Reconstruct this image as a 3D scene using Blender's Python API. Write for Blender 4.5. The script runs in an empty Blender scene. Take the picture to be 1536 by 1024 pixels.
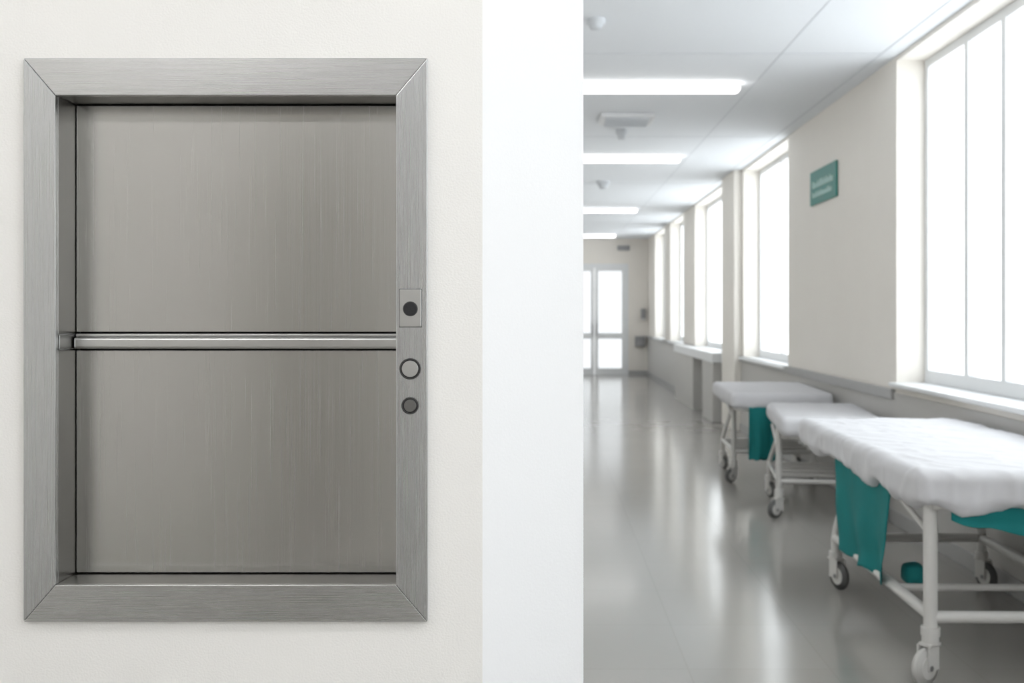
import bpy, bmesh, math, random
from mathutils import Vector, noise, Matrix
random.seed(3)
S = bpy.context.scene
S.view_settings.view_transform = 'Standard'
S.view_settings.look = 'None'
S.view_settings.exposure = 0.0

# ------------------------------------------------------------ materials
def mat(name, col, rough=0.6, metal=0.0, var=0.0, vscale=(1,1,1), nscale=5.0, bump=0.0, rvar=0.0, emit=None, es=1.0, aniso=0.0, spec=0.5, detail=3.0):
    m = bpy.data.materials.new(name); m.use_nodes = True
    nt = m.node_tree; b = nt.nodes['Principled BSDF']
    b.inputs['Base Color'].default_value = (*col, 1)
    b.inputs['Roughness'].default_value = rough
    b.inputs['Metallic'].default_value = metal
    b.inputs['Specular IOR Level'].default_value = spec
    b.inputs['Anisotropic'].default_value = aniso
    if emit:
        b.inputs['Emission Color'].default_value = (*emit, 1)
        b.inputs['Emission Strength'].default_value = es
    if var or bump or rvar:
        tc = nt.nodes.new('ShaderNodeTexCoord'); mp = nt.nodes.new('ShaderNodeMapping')
        mp.inputs['Scale'].default_value = vscale
        nt.links.new(tc.outputs['Object'], mp.inputs['Vector'])
        n = nt.nodes.new('ShaderNodeTexNoise'); n.inputs['Scale'].default_value = nscale
        n.inputs['Detail'].default_value = detail
        nt.links.new(mp.outputs['Vector'], n.inputs['Vector'])
        if var:
            mr = nt.nodes.new('ShaderNodeMapRange')
            mr.inputs['To Min'].default_value = 1 - var; mr.inputs['To Max'].default_value = 1 + var
            nt.links.new(n.outputs['Fac'], mr.inputs['Value'])
            mx = nt.nodes.new('ShaderNodeVectorMath'); mx.operation = 'SCALE'
            mx.inputs[0].default_value = col
            nt.links.new(mr.outputs['Result'], mx.inputs['Scale'])
            nt.links.new(mx.outputs['Vector'], b.inputs['Base Color'])
        if rvar:
            mr2 = nt.nodes.new('ShaderNodeMapRange')
            mr2.inputs['To Min'].default_value = rough - rvar; mr2.inputs['To Max'].default_value = rough + rvar
            nt.links.new(n.outputs['Fac'], mr2.inputs['Value'])
            nt.links.new(mr2.outputs['Result'], b.inputs['Roughness'])
        if bump:
            bp = nt.nodes.new('ShaderNodeBump'); bp.inputs['Strength'].default_value = bump
            bp.inputs['Distance'].default_value = 0.002
            nt.links.new(n.outputs['Fac'], bp.inputs['Height'])
            nt.links.new(bp.outputs['Normal'], b.inputs['Normal'])
    return m

M = {}
M['plaster'] = mat('plaster_warm_white', (0.86,0.843,0.815), 0.75, var=0.012, nscale=260, bump=0.35)
M['white'] = mat('paint_bright_white', (0.86,0.86,0.87), 0.6, var=0.01, nscale=200, bump=0.1)
M['cream'] = mat('paint_cream', (0.85,0.815,0.765), 0.6, var=0.02, nscale=3)
M['wains'] = mat('wainscot_grey', (0.53,0.52,0.505), 0.5, var=0.02, nscale=3)
M['wains_cap'] = mat('wainscot_cap_grey', (0.41,0.41,0.41), 0.5, var=0.02, nscale=3)
M['ceil'] = mat('ceiling_white', (0.81,0.835,0.87), 0.8, var=0.015, nscale=40)
M['groove'] = mat('ceiling_joint', (0.66,0.685,0.72), 0.8, var=0.02, nscale=40)
M['frame'] = mat('window_frame_white', (0.80,0.815,0.83), 0.4, var=0.01)
M['steel_v'] = mat('brushed_steel_vertical', (0.55,0.555,0.56), 0.27, 1.0, var=0.05, vscale=(420,420,1.6), nscale=3, rvar=0.04)
M['steel_h'] = mat('brushed_steel_horizontal', (0.55,0.55,0.545), 0.27, 1.0, var=0.05, vscale=(1.6,420,420), nscale=3, rvar=0.04)
M['steel_door'] = mat('brushed_steel_door', (0.53,0.52,0.50), 0.26, 1.0, var=0.06, vscale=(300,300,0.9), nscale=3, rvar=0.04)
M['steel_jamb_shade'] = mat('brushed_steel_jamb_shade', (0.33,0.325,0.315), 0.28, 1.0, var=0.04, vscale=(330,330,1.0), nscale=3)  # same steel, darkened: recess shade put into the colour for depth
M['steel_head_shade'] = mat('brushed_steel_reveal_shade', (0.24,0.235,0.225), 0.32, 1.0, var=0.04, vscale=(1.0,330,330), nscale=3)  # head underside steel with its shade painted into the base colour
M['steel_lt'] = mat('satin_steel', (0.58,0.58,0.57), 0.28, 1.0, var=0.02, nscale=60)
M['dark'] = mat('dark_gap', (0.02,0.02,0.02), 0.6, var=0.1)
M['black'] = mat('black_plastic', (0.012,0.012,0.014), 0.4, var=0.2, nscale=400, bump=0.3)
M['btn_grey'] = mat('button_grey', (0.15,0.148,0.14), 0.4, 0.5, var=0.03)
M['btn_dark'] = mat('button_dark_grey', (0.08,0.08,0.08), 0.35, 0.5, var=0.03)
M['lamp'] = mat('luminaire_diffuser', (1,1,1), 0.5, emit=(1,0.99,0.97), es=6.0)
M['lamp_added'] = mat('added_lobby_luminaire', (1,1,1), 0.5, emit=(1,0.98,0.955), es=16.5)  # for unseen luminaires added behind the camera to brighten the front wall
M['lamp_body'] = mat('luminaire_housing', (0.78,0.79,0.81), 0.4, var=0.01)
M['teal'] = mat('teal_sign', (0.015,0.20,0.17), 0.45, var=0.02)
M['sign_text'] = mat('sign_lettering', (0.46,0.68,0.64), 0.5, var=0.02)
M['cloth'] = mat('teal_cloth', (0.003,0.20,0.205), 0.8, var=0.1, nscale=9)
M['sheet'] = mat('white_sheet', (0.68,0.68,0.705), 0.85, var=0.012, nscale=60)
M['tube'] = mat('white_painted_tube', (0.66,0.65,0.63), 0.3, var=0.02)
M['rubber'] = mat('grey_rubber', (0.12,0.12,0.12), 0.6, var=0.05)
M['rubber_l'] = mat('light_rubber', (0.58,0.57,0.55), 0.5, var=0.05)
M['grey'] = mat('grey_metal', (0.30,0.30,0.31), 0.4, 0.6, var=0.03)
M['wood'] = mat('added_door_laminate', (0.20,0.175,0.155), 0.5, var=0.15, vscale=(12,12,1), nscale=3)  # dark finish of the added door behind the camera

def floor_mat():
    m = bpy.data.materials.new('floor_vinyl_tile'); m.use_nodes = True
    nt = m.node_tree; b = nt.nodes['Principled BSDF']
    tc = nt.nodes.new('ShaderNodeTexCoord')
    br = nt.nodes.new('ShaderNodeTexBrick')
    br.offset = 0.0
    br.inputs['Color1'].default_value = (0.355,0.34,0.32,1)
    br.inputs['Color2'].default_value = (0.365,0.35,0.33,1)
    br.inputs['Mortar'].default_value = (0.335,0.32,0.302,1)
    br.inputs['Scale'].default_value = 1.0
    br.inputs['Mortar Size'].default_value = 0.004
    br.inputs['Mortar Smooth'].default_value = 0.3
    br.inputs['Brick Width'].default_value = 0.6
    br.inputs['Row Height'].default_value = 0.6
    nt.links.new(tc.outputs['Object'], br.inputs['Vector'])
    n = nt.nodes.new('ShaderNodeTexNoise'); n.inputs['Scale'].default_value = 2.0; n.inputs['Detail'].default_value = 6
    nt.links.new(tc.outputs['Object'], n.inputs['Vector'])
    mr = nt.nodes.new('ShaderNodeMapRange'); mr.inputs['To Min'].default_value = 0.11; mr.inputs['To Max'].default_value = 0.19
    nt.links.new(n.outputs['Fac'], mr.inputs['Value'])
    nt.links.new(mr.outputs['Result'], b.inputs['Roughness'])
    nt.links.new(br.outputs['Color'], b.inputs['Base Color'])
    b.inputs['Specular IOR Level'].default_value = 0.65
    return m
M['floor'] = floor_mat()

def glass_mat(name, tint, refl):
    m = bpy.data.materials.new(name); m.use_nodes = True
    nt = m.node_tree; nt.nodes.clear()
    o = nt.nodes.new('ShaderNodeOutputMaterial'); t = nt.nodes.new('ShaderNodeBsdfTransparent')
    g = nt.nodes.new('ShaderNodeBsdfGlossy'); g.inputs['Roughness'].default_value = 0.02
    mx = nt.nodes.new('ShaderNodeMixShader'); mx.inputs[0].default_value = refl
    t.inputs['Color'].default_value = (*tint,1)
    nt.links.new(t.outputs[0], mx.inputs[1]); nt.links.new(g.outputs[0], mx.inputs[2])
    nt.links.new(mx.outputs[0], o.inputs[0])
    return m
M['glass'] = glass_mat('window_glass',(0.96,0.98,0.985),0.04)
M['glass_door'] = glass_mat('dimming_door_glass',(0.57,0.58,0.585),0.03)  # tint added to dim the bright outside so the door frame shows

# ------------------------------------------------------------ helpers
def link(o, parent=None):
    S.collection.objects.link(o)
    if parent: o.parent = parent
    return o
def empty(name, loc=(0,0,0), rotz=0):
    e = bpy.data.objects.new(name, None); e.location = loc; e.rotation_euler = (0,0,rotz)
    e.empty_display_size = 0.1
    return link(e)
def from_bm(name, bm, m, parent=None, smooth=False):
    me = bpy.data.meshes.new(name); bm.normal_update(); bm.to_mesh(me); bm.free()
    if smooth:
        for p in me.polygons: p.use_smooth = True
    o = bpy.data.objects.new(name, me)
    for mm in (m if isinstance(m, (list,tuple)) else [m]): me.materials.append(mm)
    return link(o, parent)
def add_box(bm, x0,x1,y0,y1,z0,z1):
    vs = [bm.verts.new(p) for p in ((x0,y0,z0),(x1,y0,z0),(x1,y1,z0),(x0,y1,z0),(x0,y0,z1),(x1,y0,z1),(x1,y1,z1),(x0,y1,z1))]
    for f in ((0,3,2,1),(4,5,6,7),(0,1,5,4),(1,2,6,5),(2,3,7,6),(3,0,4,7)):
        bm.faces.new([vs[i] for i in f])
def boxes(name, lst, m, parent=None, bevel=0.0):
    bm = bmesh.new()
    for b in lst: add_box(bm, *b)
    o = from_bm(name, bm, m, parent)
    if bevel:
        md = o.modifiers.new('bevel','BEVEL'); md.width = bevel; md.segments = 3; md.limit_method='ANGLE'
    return o
def prism(name, pts, z0, z1, m, parent=None):
    bm = bmesh.new()
    a = [bm.verts.new((x,y,z0)) for x,y in pts]; b = [bm.verts.new((x,y,z1)) for x,y in pts]
    bm.faces.new(a[::-1]); bm.faces.new(b)
    n = len(pts)
    for i in range(n): bm.faces.new([a[i],a[(i+1)%n],b[(i+1)%n],b[i]])
    bmesh.ops.recalc_face_normals(bm, faces=bm.faces)
    return from_bm(name, bm, m, parent)
def slab_xz(name, pts, y0, y1, m, parent=None, bevel=0.0):
    bm = bmesh.new()
    a = [bm.verts.new((x,y0,z)) for x,z in pts]; b = [bm.verts.new((x,y1,z)) for x,z in pts]
    bm.faces.new(a); bm.faces.new(b[::-1])
    n = len(pts)
    for i in range(n): bm.faces.new([a[i],b[i],b[(i+1)%n],a[(i+1)%n]])
    bmesh.ops.recalc_face_normals(bm, faces=bm.faces)
    o = from_bm(name, bm, m, parent)
    if bevel:
        md = o.modifiers.new('bevel','BEVEL'); md.width = bevel; md.segments = 2; md.limit_method='ANGLE'
    return o
def cyl_y(name, cx, cz, y0, y1, r, m, parent, bevel=0.001, seg=48):
    bm = bmesh.new()
    bmesh.ops.create_cone(bm, cap_ends=True, segments=seg, radius1=r, radius2=r, depth=abs(y1-y0))
    bmesh.ops.rotate(bm, verts=bm.verts, matrix=Matrix.Rotation(math.pi/2,3,'X'))
    bmesh.ops.translate(bm, verts=bm.verts, vec=(cx,(y0+y1)/2,cz))
    o = from_bm(name, bm, m, parent)
    md = o.modifiers.new('bevel','BEVEL'); md.width = bevel; md.segments = 3; md.limit_method='ANGLE'
    return o
def ring_y(name, cx, cz, y0, y1, r0, r1, m, parent, seg=48):
    bm = bmesh.new(); R=[]
    for i in range(seg):
        a = 2*math.pi*i/seg; c,s = math.cos(a), math.sin(a)
        R.append([bm.verts.new((cx+c*r, y, cz+s*r)) for r,y in ((r0,y1),(r0,y0),(r1,y0),(r1,y1))])
    for i in range(seg):
        A,B = R[i],R[(i+1)%seg]
        for k in range(4): bm.faces.new([A[k],A[(k+1)%4],B[(k+1)%4],B[k]])
    bmesh.ops.recalc_face_normals(bm, faces=bm.faces)
    return from_bm(name, bm, m, parent)
def tube(name, pts, r, m, parent, cyclic=False, res=6):
    cu = bpy.data.curves.new(name,'CURVE'); cu.dimensions='3D'; cu.bevel_depth=r; cu.bevel_resolution=res; cu.use_fill_caps=True
    sp = cu.splines.new('POLY'); sp.points.add(len(pts)-1)
    for p,q in zip(sp.points, pts): p.co=(*q,1)
    sp.use_cyclic_u=cyclic
    cu.materials.append(m)
    o = bpy.data.objects.new(name, cu); return link(o, parent)
def fillet(pts, r=0.05, n=5):
    out=[Vector(pts[0])]
    for i in range(1,len(pts)-1):
        p=Vector(pts[i]); a=Vector(pts[i-1]); b=Vector(pts[i+1])
        da=(a-p); db=(b-p); ra=min(r,da.length*0.45); rb=min(r,db.length*0.45)
        A=p+da.normalized()*ra; B=p+db.normalized()*rb
        for k in range(n+1):
            t=k/n; out.append(A*(1-t)**2+p*2*t*(1-t)+B*t*t)
    out.append(Vector(pts[-1])); return out
def rounded(name, x0,x1,y0,y1,z0,z1, r, m, parent, step=0.05, wr=0.0, hem=0.0, seed=0.0):
    bm = bmesh.new()
    L=(x1-x0,y1-y0,z1-z0); n=[max(6,int(l/step)) for l in L]
    cache={}
    def V(i,j,k):
        key=(i,j,k)
        if key not in cache:
            cache[key]=bm.verts.new((x0+L[0]*i/n[0], y0+L[1]*j/n[1], z0+L[2]*k/n[2]))
        return cache[key]
    for i in range(n[0]):
        for j in range(n[1]):
            bm.faces.new([V(i,j,0),V(i,j+1,0),V(i+1,j+1,0),V(i+1,j,0)])
            bm.faces.new([V(i,j,n[2]),V(i+1,j,n[2]),V(i+1,j+1,n[2]),V(i,j+1,n[2])])
    for i in range(n[0]):
        for k in range(n[2]):
            bm.faces.new([V(i,0,k),V(i+1,0,k),V(i+1,0,k+1),V(i,0,k+1)])
            bm.faces.new([V(i,n[1],k),V(i,n[1],k+1),V(i+1,n[1],k+1),V(i+1,n[1],k)])
    for j in range(n[1]):
        for k in range(n[2]):
            bm.faces.new([V(0,j,k),V(0,j,k+1),V(0,j+1,k+1),V(0,j+1,k)])
            bm.faces.new([V(n[0],j,k),V(n[0],j+1,k),V(n[0],j+1,k+1),V(n[0],j,k+1)])
    for v in bm.verts:
        p=v.co.copy()
        c=Vector((min(max(p.x,x0+r),x1-r),min(max(p.y,y0+r),y1-r),min(max(p.z,z0+r),z1-r)))
        d=p-c
        if d.length>1e-6: v.co=c+d.normalized()*r
    if wr:
        bm.normal_update()
        for v in bm.verts:
            p=v.co
            side = max(0.0, min(1.0,(z1-p.z)/(z1-z0)))
            q=Vector((p.x*5+seed,p.y*2.4+seed,p.z*6))
            w=noise.noise(q)*0.3
            rid=1-abs(noise.noise(Vector((p.x*5.3+p.y*5.2+seed,p.y*2.6-p.x*2.6,p.z*4+seed*2))))*3.6
            rid=max(rid,0)**1.4
            rid2=1-abs(noise.noise(Vector((p.x*9+p.y*3+seed*3,p.y*5,p.z*2+seed))))*3.6
            rid2=max(rid2,0)**1.4
            amt=wr*(0.45+0.55*side)
            v.co=p+v.normal*(w*amt+rid*amt*0.6+rid2*amt*0.4)
            if hem and side>0.55:
                v.co.z+=hem*noise.noise(Vector((p.x*6+seed,p.y*6,1.0)))*(side-0.55)/0.45
    return from_bm(name,bm,m,parent,smooth=True)

# ------------------------------------------------------------ room
CE = 3.33; XR = 2.5; YE = 24.4
boxes('floor',[(-3.2,2.8,-3.2,YE+0.2,-0.12,0)],M['floor'])
ceiling = boxes('ceiling',[(-3.2,2.8,-3.2,YE+0.2,CE,CE+0.12)],M['ceil'])
js=[(1.655,1.665,-3.0,YE,CE-0.002,CE+0.001),(2.36,2.372,-3.0,YE,CE-0.003,CE+0.001),(0.0,0.010,2.5,YE,CE-0.002,CE+0.001)]
for y in (0.4,2.9,5.35,7.0,10.3,14.0,17,20,23): js.append((-0.8 if y>2.4 else -3,2.36,y,y+0.010,CE-0.002,CE+0.001))
boxes('trim_ceiling_joints',js,M['groove'])

OX0,OX1,OZ0,OZ1=-0.915,-0.268,0.990,1.912
boxes('wall_front',[(-3.0,OX0,1.85,2.4,0,CE),(OX1,-0.118,1.85,2.4,0,CE),(OX0,OX1,1.85,2.4,0,OZ0),(OX0,OX1,1.85,2.4,OZ1,CE),(OX0,OX1,2.05,2.4,OZ0,OZ1)],M['plaster'])
prism('wall_corner',[(-0.118,1.85),(0.077,2.05),(0.077,2.4),(-0.118,2.4)],0,CE,M['white'])
boxes('wall_left',[(-1.0,-0.8,2.4,YE,0,CE)],M['cream'])
boxes('wall_lobby_left',[(-3.2,-3.0,-3.2,2.4,0,CE)],M['plaster'])
boxes('wall_back',[(-3.0,-1.95,-3.2,-3.0,0,CE),(-1.0,2.5,-3.2,-3.0,0,CE),(-1.95,-1.0,-3.2,-3.0,3.0,CE)],M['plaster'])
boxes('baseboard_left',[(-0.8,-0.785,2.4,YE,0,0.1)],M['wains_cap'])
e=empty('added_reflection_door',(-1.475,-3.05,0))  # unseen door, added so the steel panels reflect something dark
boxes('frame',[(-0.475,-0.415,-0.08,0.06,0,3.0),(0.415,0.475,-0.08,0.06,0,3.0),(-0.415,0.415,-0.08,0.06,2.94,3.0),(-0.415,0.415,-0.08,0.06,2.12,2.18)],M['wood'],e)
boxes('leaf',[(-0.412,0.412,-0.03,0.02,0.006,2.117)],M['wood'],e,bevel=0.003)
boxes('transom_panel',[(-0.412,0.412,-0.03,0.02,2.183,2.937)],M['wood'],e,bevel=0.003)
tube('pull',fillet([(0.34,0.02,0.95),(0.34,0.07,0.95),(0.34,0.07,1.25),(0.34,0.02,1.25)],0.02),0.012,M['grey'],e)

wins=[(-2.2,1.6,0.98),(3.3,7.10,0.98),(10.28,12.6,0.92),(13.8,16.7,0.92),(18.1,20.0,0.92),(21.0,22.8,0.92)]
lst=[]; y=-3.2
for a,b,s in wins:
    lst.append((XR,2.8,y,a,0,CE)); lst.append((XR,2.8,a,b,0,s)); lst.append((XR,2.8,a,b,CE-0.03,CE)); y=b
lst.append((XR,2.8,y,YE,0,CE))
boxes('wall_right',lst,M['cream'])
boxes('trim_wainscot',[(XR-0.012,XR,-3.0,YE,0.10,0.935)],M['wains'])
boxes('trim_wainscot_cap',[(XR-0.035,XR,7.12,YE,0.885,0.96)],M['wains_cap'],bevel=0.006)
boxes('baseboard_right',[(XR-0.025,XR,-3.0,YE,0,0.1)],M['wains_cap'],bevel=0.004)

mull={0:[-0.9,0.35],1:[4.1,4.9,5.86,6.38],2:[11.4],3:[15.2],4:[19.0],5:[21.9]}
for i,(a,b,s) in enumerate(wins):
    e=empty(f'window_{i+1}',(2.73,(a+b)/2,s))
    ox,oy,oz=-2.73,-(a+b)/2,-s
    zt=CE-0.03
    def B(l): return [(x0+ox,x1+ox,y0+oy,y1+oy,z0+oz,z1+oz) for x0,x1,y0,y1,z0,z1 in l]
    f=[(2.70,2.76,a,a+0.06,s+0.03,zt),(2.70,2.76,b-0.06,b,s+0.03,zt),(2.70,2.76,a+0.06,b-0.06,zt-0.06,zt),(2.70,2.76,a+0.06,b-0.06,s+0.03,s+0.12)]
    for k,mm in enumerate(mull[i]):
        f.append((2.690,2.755,mm-0.028,mm+0.028,s+0.12,zt-0.06))
    boxes('frame',B(f),M['frame'],e,bevel=0.004)
    boxes('sill_board',B([(2.44,2.78,a+0.001,b-0.001,s,s+0.03)]),M['frame'],e,bevel=0.006)
    boxes('glass',B([(2.728,2.732,a+0.06,b-0.06,s+0.12,zt-0.06)]),M['glass'],e)

e=empty('wall_shelf',(XR,15.6,0))
boxes('top',[(-0.22,-0.036,-1.9,2.2,0.82,0.955)],M['frame'],e,bevel=0.01)
boxes('supports',[(-0.20,-0.036,-1.85,-0.95,0,0.82),(-0.20,-0.036,0.0,2.15,0,0.82)],M['wains'],e,bevel=0.004)

boxes('wall_pilaster',[(2.40,2.5,12.7,13.6,0,CE)],M['cream'],bevel=0.005)

DX0,DX1,DZ=0.36,2.02,2.72
boxes('wall_end',[(-0.8,DX0,YE,YE+0.2,0,CE),(DX1,XR,YE,YE+0.2,0,CE),(DX0,DX1,YE,YE+0.2,DZ,CE)],M['cream'])
e=empty('door_1',((DX0+DX1)/2,YE+0.04,0)); w=(DX1-DX0)/2
boxes('frame',[(-w,-w+0.07,-0.05,0.05,0,DZ),(w-0.07,w,-0.05,0.05,0,DZ),(-w+0.07,w-0.07,-0.05,0.05,DZ-0.09,DZ)],M['frame'],e)
for sgn,nm in ((-1,'leaf_left'),(1,'leaf_right')):
    x0,x1=(-w+0.07,-0.003) if sgn<0 else (0.003,w-0.07)
    boxes(nm,[(x0,x0+0.09,-0.025,0.025,0.004,DZ-0.09),(x1-0.09,x1,-0.025,0.025,0.004,DZ-0.09),(x0+0.09,x1-0.09,-0.025,0.025,0.004,0.16),(x0+0.09,x1-0.09,-0.025,0.025,0.88,1.02),(x0+0.09,x1-0.09,-0.025,0.025,DZ-0.18,DZ-0.09)],M['frame'],e)
    boxes(nm+'_glass',[(x0+0.09,x1-0.09,-0.004,0.004,0.16,DZ-0.18)],M['glass_door'],e)
    hx = -0.05 if sgn<0 else 0.05
    tube(nm+'_handle',fillet([(hx,-0.03,0.95),(hx,-0.09,0.95),(hx,-0.09,1.25),(hx,-0.03,1.25)],0.02),0.012,M['grey'],e)
boxes('threshold',[(-w+0.07,w-0.07,-0.04,0.16,0.0,0.004)],M['grey'],e)
boxes('baseboard_end',[(DX1,XR-0.025,YE-0.015,YE,0,0.1),(-0.785,DX0,YE-0.015,YE,0,0.1)],M['wains_cap'])

# ------------------------------------------------------------ dumbwaiter
dw=empty('dumbwaiter',(0,0,0))
fx0,fx1,fz0,fz1=-0.965,-0.219,0.931,1.9715
ix0,ix1,iz0,iz1=-0.906,-0.277,0.999,1.9026
g=0.0005; ya,yb=1.838,1.8500
slab_xz('frame_top',[(fx0+g,fz1),(fx1-g,fz1),(ix1-g,iz1),(ix0+g,iz1)],ya,yb,M['steel_h'],dw,0.0012)
slab_xz('frame_bottom',[(fx0+g,fz0),(fx1-g,fz0),(ix1-g,iz0),(ix0+g,iz0)],ya,yb,M['steel_h'],dw,0.0012)
slab_xz('frame_left',[(fx0,fz0+g),(ix0,iz0+g),(ix0,iz1-g),(fx0,fz1-g)],ya,yb,M['steel_v'],dw,0.0012)
slab_xz('frame_right',[(fx1,fz0+g),(ix1,iz0+g),(ix1,iz1-g),(fx1,fz1-g)],ya,yb,M['steel_v'],dw,0.0012)
boxes('frame_backing',[(fx0+0.003,ix0-0.001,ya+0.002,yb,fz0+0.003,fz1-0.003),(ix1+0.001,fx1-0.003,ya+0.002,yb,fz0+0.003,fz1-0.003),(ix0,ix1,ya+0.002,yb,iz1+0.001,fz1-0.003),(ix0,ix1,ya+0.002,yb,fz0+0.003,iz0-0.001)],M['btn_dark'],dw)
YD=1.918
boxes('jamb_left',[(OX0+0.001,ix0,yb-0.001,YD+0.02,iz0,1.4315),(OX0+0.001,ix0,yb-0.001,YD+0.02,1.4615,iz1)],M['steel_jamb_shade'],dw,0.001)
boxes('jamb_left_insert',[(OX0+0.001,ix0+0.001,yb+0.002,YD,1.4335,1.4595)],M['steel_jamb_shade'],dw,0.001)
boxes('jamb_right',[(ix1,OX1-0.001,yb-0.001,YD+0.02,iz0,iz1)],M['steel_jamb_shade'],dw,0.001)
boxes('head',[(ix0,ix1,yb-0.001,YD+0.02,iz1,OZ1-0.001)],M['steel_head_shade'],dw,0.001)
boxes('threshold',[(ix0,ix1,yb-0.001,YD+0.02,OZ0+0.001,iz0)],M['steel_jamb_shade'],dw,0.001)
boxes('gap_shade_plate',[(OX0+0.001,OX1-0.001,1.945,1.955,OZ0+0.001,OZ1-0.001)],M['dark'],dw)  # dark plate added behind the doors so the gaps read as shade
boxes('upper_door',[(ix0+0.0014,ix1-0.0015,YD,1.938,1.4645,iz1-0.0025)],M['steel_door'],dw,0.001)
boxes('lower_door',[(ix0+0.0014,ix1-0.0015,YD,1.938,iz0+0.0022,1.4290)],M['steel_door'],dw,0.001)
boxes('meeting_rail',[(ix0+0.0030,ix1-0.0015,YD-0.018,1.930,1.4325,1.4545)],M['steel_lt'],dw,0.005)
boxes('meeting_rail_lip',[(ix0+0.0030,ix1-0.0015,YD-0.006,1.930,1.4555,1.4610)],M['steel_h'],dw,0.001)
boxes('key_plate',[(-0.270,-0.230,ya-0.0025,ya,1.4755,1.5445)],M['steel_lt'],dw,0.0012)
boxes('key_plate_seam',[(-0.2709,-0.2291,ya-0.0004,ya,1.4746,1.5454)],M['dark'],dw)
ring_y('key_ring',-0.250,1.5085,ya-0.004,ya-0.0025,0.0125,0.0137,M['btn_dark'],dw)
cyl_y('key_switch',-0.250,1.5085,ya-0.006,ya-0.002,0.0125,M['black'],dw)
for zz,r,mm,nm in ((1.398,0.0196,M['steel_lt'],'call_button'),(1.330,0.0158,M['btn_grey'],'send_button')):
    ring_y(nm+'_bezel',-0.2505,zz,ya-0.004,ya,r-0.0022,r,M['btn_dark'],dw)
    ring_y(nm+'_gap',-0.2505,zz,ya-0.002,ya,r-0.005,r-0.0022,M['black'],dw)
    cyl_y(nm,-0.2505,zz,ya-0.006,ya,r-0.0045,mm,dw)

# ------------------------------------------------------------ ceiling fixtures
for y,x0,x1 in ((7.93,0.1,1.54),(11.6,0.1,1.56),(17.35,0.1,1.58),(23.0,0.1,1.6),(4.4,0.3,1.52),(0.6,0.0,1.6),(-1.4,0.0,1.6),(0.6,-2.6,-1.0),(-1.4,-2.6,-1.0)):  # those nearer than the far corridor row are unseen, added for lighting
    e=empty('ceiling_light',((x0+x1)/2,y,CE)); w=(x1-x0)/2
    rounded('diffuser',-w,w,-0.06,0.06,-0.070,-0.016,0.026,M['lamp_added'] if y<2 else M['lamp'],e,step=0.02)
    boxes('housing',[(-w+0.05,w-0.05,-0.05,0.05,-0.02,0)],M['lamp_body'],e)
e=empty('ceiling_air_diffuser',(0.753,9.3,CE))
boxes('plate',[(-0.25,0.25,-0.22,0.22,-0.035,0)],M['lamp_body'],e,bevel=0.008)
boxes('vanes',[(-0.2,0.2,-0.18+0.07*k,-0.15+0.07*k,-0.05,-0.033) for k in range(6)],M['groove'],e,bevel=0.003)
def detector(x,y,r,drop,name='ceiling_sensor'):
    e=empty(name,(x,y,CE))
    bm=bmesh.new(); prof=[(0.001,-drop),(r*0.55,-drop),(r*0.7,-drop*0.75),(r*0.75,-drop*0.55),(r,-drop*0.45),(r,0)]
    seg=28; R=[]
    for i in range(seg):
        a=2*math.pi*i/seg; R.append([bm.verts.new((math.cos(a)*q,math.sin(a)*q,z)) for q,z in prof])
    for i in range(seg):
        A,B=R[i],R[(i+1)%seg]
        for k in range(len(prof)-1): bm.faces.new([A[k],B[k],B[k+1],A[k+1]])
    bmesh.ops.recalc_face_normals(bm,faces=bm.faces)
    from_bm('body',bm,M['groove'],e,True)
    return e
detector(0.75,9.9,0.06,0.10); detector(0.79,13.8,0.09,0.10); detector(0.31,6.2,0.06,0.06)  # ceiling sensors; the nearest one stands for a dome camera
e=empty('exit_sign_box',(1.90,YE-0.03,3.10))
boxes('housing',[(-0.15,0.15,-0.03,0.03,-0.06,0.06)],M['grey'],e,bevel=0.01)
e=empty('wall_dispenser',(2.38,YE,1.5)); boxes('body',[(-0.06,0.06,-0.1,0,-0.12,0.12)],M['grey'],e,bevel=0.02)
boxes('tray',[(-0.05,0.05,-0.12,-0.0,-0.16,-0.13)],M['lamp_body'],e,bevel=0.005)
e=empty('wall_bin',(2.30,YE,0.82)); boxes('body',[(-0.12,0.12,-0.14,0,-0.13,0.10)],M['grey'],e,bevel=0.02)
boxes('lid',[(-0.13,0.13,-0.15,0,0.10,0.13)],M['wains_cap'],e,bevel=0.01)

e=empty('wall_sign',(XR,8.935,2.66))
boxes('panel',[(-0.02,0,-0.415,0.415,-0.155,0.155)],M['teal'],e,bevel=0.004)
bm=bmesh.new()
def row(z,h,y0,y1):      # illegible lettering: narrow irregular strokes
    yy=y1
    while yy>y0:
        wd=random.uniform(0.018,0.034)
        hh=h*random.choice((0.7,0.7,1.0))
        add_box(bm,-0.0225,-0.0198,yy-wd,yy,z,z+hh); yy-=wd+random.choice((0.009,0.009,0.012))
row(-0.005,0.062,-0.33,0.33); row(-0.090,0.050,-0.28,0.33)
from_bm('lettering',bm,M['sign_text'],e)

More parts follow.
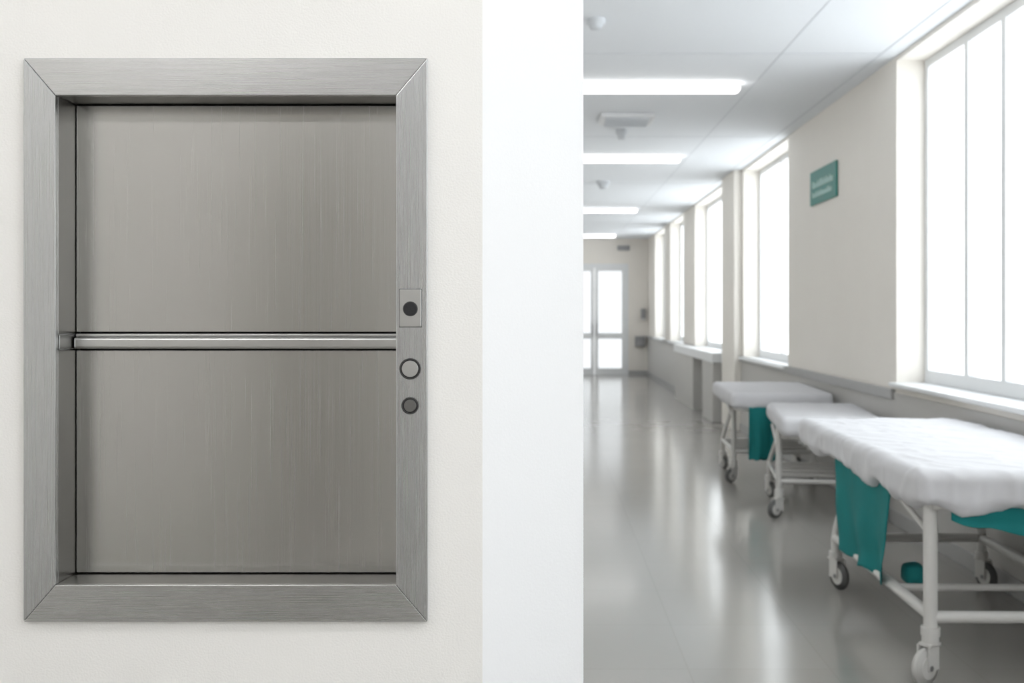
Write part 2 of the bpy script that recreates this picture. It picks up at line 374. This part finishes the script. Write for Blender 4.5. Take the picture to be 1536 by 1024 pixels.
# ------------------------------------------------------------ gurneys
def caster(parent,x,y,R,light=False,ang=0.3,k=0,W=0.032):
    c,s=math.cos(ang),math.sin(ang)
    bm=bmesh.new()
    bmesh.ops.create_cone(bm,cap_ends=True,segments=36,radius1=R,radius2=R,depth=W)
    bmesh.ops.bevel(bm,geom=[ed for ed in bm.edges if len(ed.link_faces)==2 and ed.calc_face_angle(0)>1],offset=0.009,segments=3,affect='EDGES')
    rot=Matrix.Rotation(ang,3,'Z')@Matrix.Rotation(math.pi/2,3,'Y')
    off=Vector((s*0.035,-c*0.035,0))
    def place():
        bmesh.ops.transform(bm,verts=bm.verts,matrix=rot.to_4x4()); bmesh.ops.translate(bm,verts=bm.verts,vec=(x+off.x,y+off.y,R))
    place(); from_bm(f'wheel_{k}',bm,M['rubber_l'] if light else M['rubber'],parent,True)
    bm=bmesh.new(); bmesh.ops.create_cone(bm,cap_ends=True,segments=24,radius1=R*0.62,radius2=R*0.62,depth=W+0.006)
    place(); from_bm(f'hub_{k}',bm,M['tube'],parent)
    bm=bmesh.new(); bmesh.ops.create_cone(bm,cap_ends=True,segments=16,radius1=0.011,radius2=0.011,depth=0.064)
    place(); from_bm(f'axle_{k}',bm,M['grey'],parent)
    bm=bmesh.new()
    for sg in (-1,1):
        add_box(bm,sg*0.026-0.003,sg*0.026+0.003,-0.050,0.018,R-0.012,2*R+0.012)
    add_box(bm,-0.029,0.029,-0.038,0.030,2*R+0.006,2*R+0.018)
    bmesh.ops.transform(bm,verts=bm.verts,matrix=Matrix.Translation((x,y,0))@Matrix.Rotation(ang,4,'Z'))
    from_bm(f'fork_{k}',bm,M['tube'],parent)
    tube(f'swivel_{k}',[(x,y,2*R+0.012),(x,y,2*R+0.05)],0.034,M['tube'],parent)

def drape(name,parent,P,Q,z0,z1,amp,nf,seed=0,thick=0.006,taper=0.0,curve=0.0,flare=0.0):
    bm=bmesh.new(); P=Vector(P);Q=Vector(Q); nu,nv=48,30; d=(Q-P).normalized(); nrm=Vector((-d.y,d.x,0)); G=[]
    for j in range(nv+1):
        v=j/nv; r=[]
        for i in range(nu+1):
            u=i/nu
            uu=0.5+(u-0.5)*(1-taper*v)
            base=P.lerp(Q,uu)
            zb=z0+curve*(2*u-1)**2+0.03*noise.noise(Vector((u*4+seed,seed,0)))
            off=amp*(0.3+0.7*v)*(math.sin(u*nf*math.pi+seed+1.3*v)+0.8*noise.noise(Vector((u*5,v*3,seed))))+flare*math.sin(v*math.pi*0.5)
            r.append(bm.verts.new((base.x+nrm.x*off,base.y+nrm.y*off,z1+(zb-z1)*v)))
        G.append(r)
    for j in range(nv):
        for i in range(nu): bm.faces.new([G[j][i],G[j][i+1],G[j+1][i+1],G[j+1][i]])
    o=from_bm(name,bm,M['cloth'],parent,True)
    md=o.modifiers.new('s','SOLIDIFY'); md.thickness=thick
    return o

def gurney(loc,rot,W,L,top,R,light,legY,seed,detail=False,xi=0.06):
    g=empty('hospital_gurney',loc,rot)
    mb=top-0.10
    rounded('mattress',0.0,W,0.0,L,mb,top,0.045,M['sheet'],g,step=0.025,wr=0.004,seed=seed)
    rounded('bed_sheet',-0.012,W+0.010,-0.014,L+0.012,top-(0.145 if detail else 0.125),top+0.010,0.045,M['sheet'],g,step=0.011 if detail else 0.02,wr=0.021 if detail else 0.008,hem=0.035 if detail else 0.02,seed=seed+4)
    fz=mb-0.035; xo=W-xi
    tube('deck_rail',fillet([(0.06,0.05,fz),(W-0.06,0.05,fz),(W-0.06,L-0.05,fz),(0.06,L-0.05,fz),(0.06,0.05,fz)],0.001),0.019,M['tube'],g)
    for k in range(5):
        yy=0.05+(L-0.1)*k/4
        boxes(f'deck_slat_{k}',[(0.06,W-0.06,yy-0.03,yy+0.03,fz+0.008,fz+0.03)],M['tube'],g)
    rz=0.275; y0,y1=legY
    t=2*R+0.05
    r=0.028 if detail else 0.022
    for k,x in enumerate((xi,xo)):
        tube(f'leg_{k+1}',[(x,y0,t-0.01),(x,y0,fz+0.03)],r,M['tube'],g)
        tube(f'collar_{k+1}',[(x,y0,t-0.005),(x,y0,t+0.03)],r+0.010,M['tube'],g)
        xx=x+(0.10 if k==0 else -0.10)
        tube(f'leg_{k+3}',fillet([(x,y1,t-0.02),(x,y1,rz+0.02),(xx,y1-0.08,fz)],0.05),r-0.004,M['tube'],g)
        tube(f'side_rail_{k+1}',[(x,y0,rz),(x,y1,rz)],r-0.004,M['tube'],g)
        caster(g,x,y0,R,light,-0.95 if k==0 else -0.4,k+1,0.036)
        caster(g,x,y1,R,False,0.35,k+3)
    tube('cross_rail_1',[(xi,y0,rz-0.005),(xo,y0,rz-0.005)],r-0.004,M['tube'],g)
    tube('cross_rail_2',[(xi,y1,rz),(xo,y1,rz)],r-0.004,M['tube'],g)
    for k in range(1 if detail else 3):
        yy=y0+(y1-y0)*(0.30+0.24*k)
        tube(f'shelf_rail_{k}',[(xi,yy,rz),(xo,yy,rz)],0.016,M['tube'],g)
    tube('brace_1',[(xi,y0,fz-0.02),(xi+0.13,y0,fz)],0.014,M['tube'],g)
    tube('brace_2',[(xi,y0+0.55,fz),(xi,y0+0.02,fz-0.12)],0.013,M['tube'],g)
    return g,fz,rz,xi,xo

g1,fz,rz,xi,xo=gurney((1.490,3.95,0),-math.radians(1.0),0.93,2.00,0.865,0.075,True,(0.09,1.50),1.3,True,xi=0.068)
drape('hanging_cloth',g1,(xi-0.036,0.46,0),(xi-0.036,1.36,0),0.27,fz+0.0,0.020,4.0,seed=1.0,taper=0.24)
drape('foot_cloth',g1,(xi+0.06,0.03,0),(xo,0.03,0),0.615,fz+0.03,0.012,5,seed=2.2,curve=0.06)
rounded('folded_cloth',xi+0.08,xi+0.17,0.60,0.70,rz+0.012-0.03,rz+0.070,0.03,M['cloth'],g1,step=0.012,wr=0.012,seed=3)
g2,*_=gurney((1.68,7.10,0),-math.radians(8),0.70,1.18,0.755,0.065,False,(0.22,1.05),5.1,xi=0.0)
g3,fz3,*_=gurney((1.58,8.45,0),-math.radians(3),0.84,1.35,0.82,0.06,False,(0.42,1.20),8.4,xi=0.07)
drape('hanging_cloth',g3,(0.14,-0.005,0),(0.36,-0.005,0),0.26,fz3+0.02,0.014,3,seed=6.1)

# ------------------------------------------------------------ world + camera
wd=bpy.data.worlds.new('overcast_sky'); S.world=wd; wd.use_nodes=True
bg=wd.node_tree.nodes['Background']; bg.inputs[0].default_value=(0.98,0.99,1.0,1); bg.inputs[1].default_value=3.75

cam=bpy.data.cameras.new('camera'); co=bpy.data.objects.new('camera',cam); link(co)
co.location=(0,0,1.5); co.rotation_euler=(math.pi/2,0,0)
cam.lens=35; cam.sensor_width=36; cam.shift_x=-(819-768)/1536; cam.shift_y=-(512-470)/1536
cam.clip_start=0.05
cam.dof.use_dof=True; cam.dof.focus_distance=1.86; cam.dof.aperture_fstop=5.0
S.camera=co
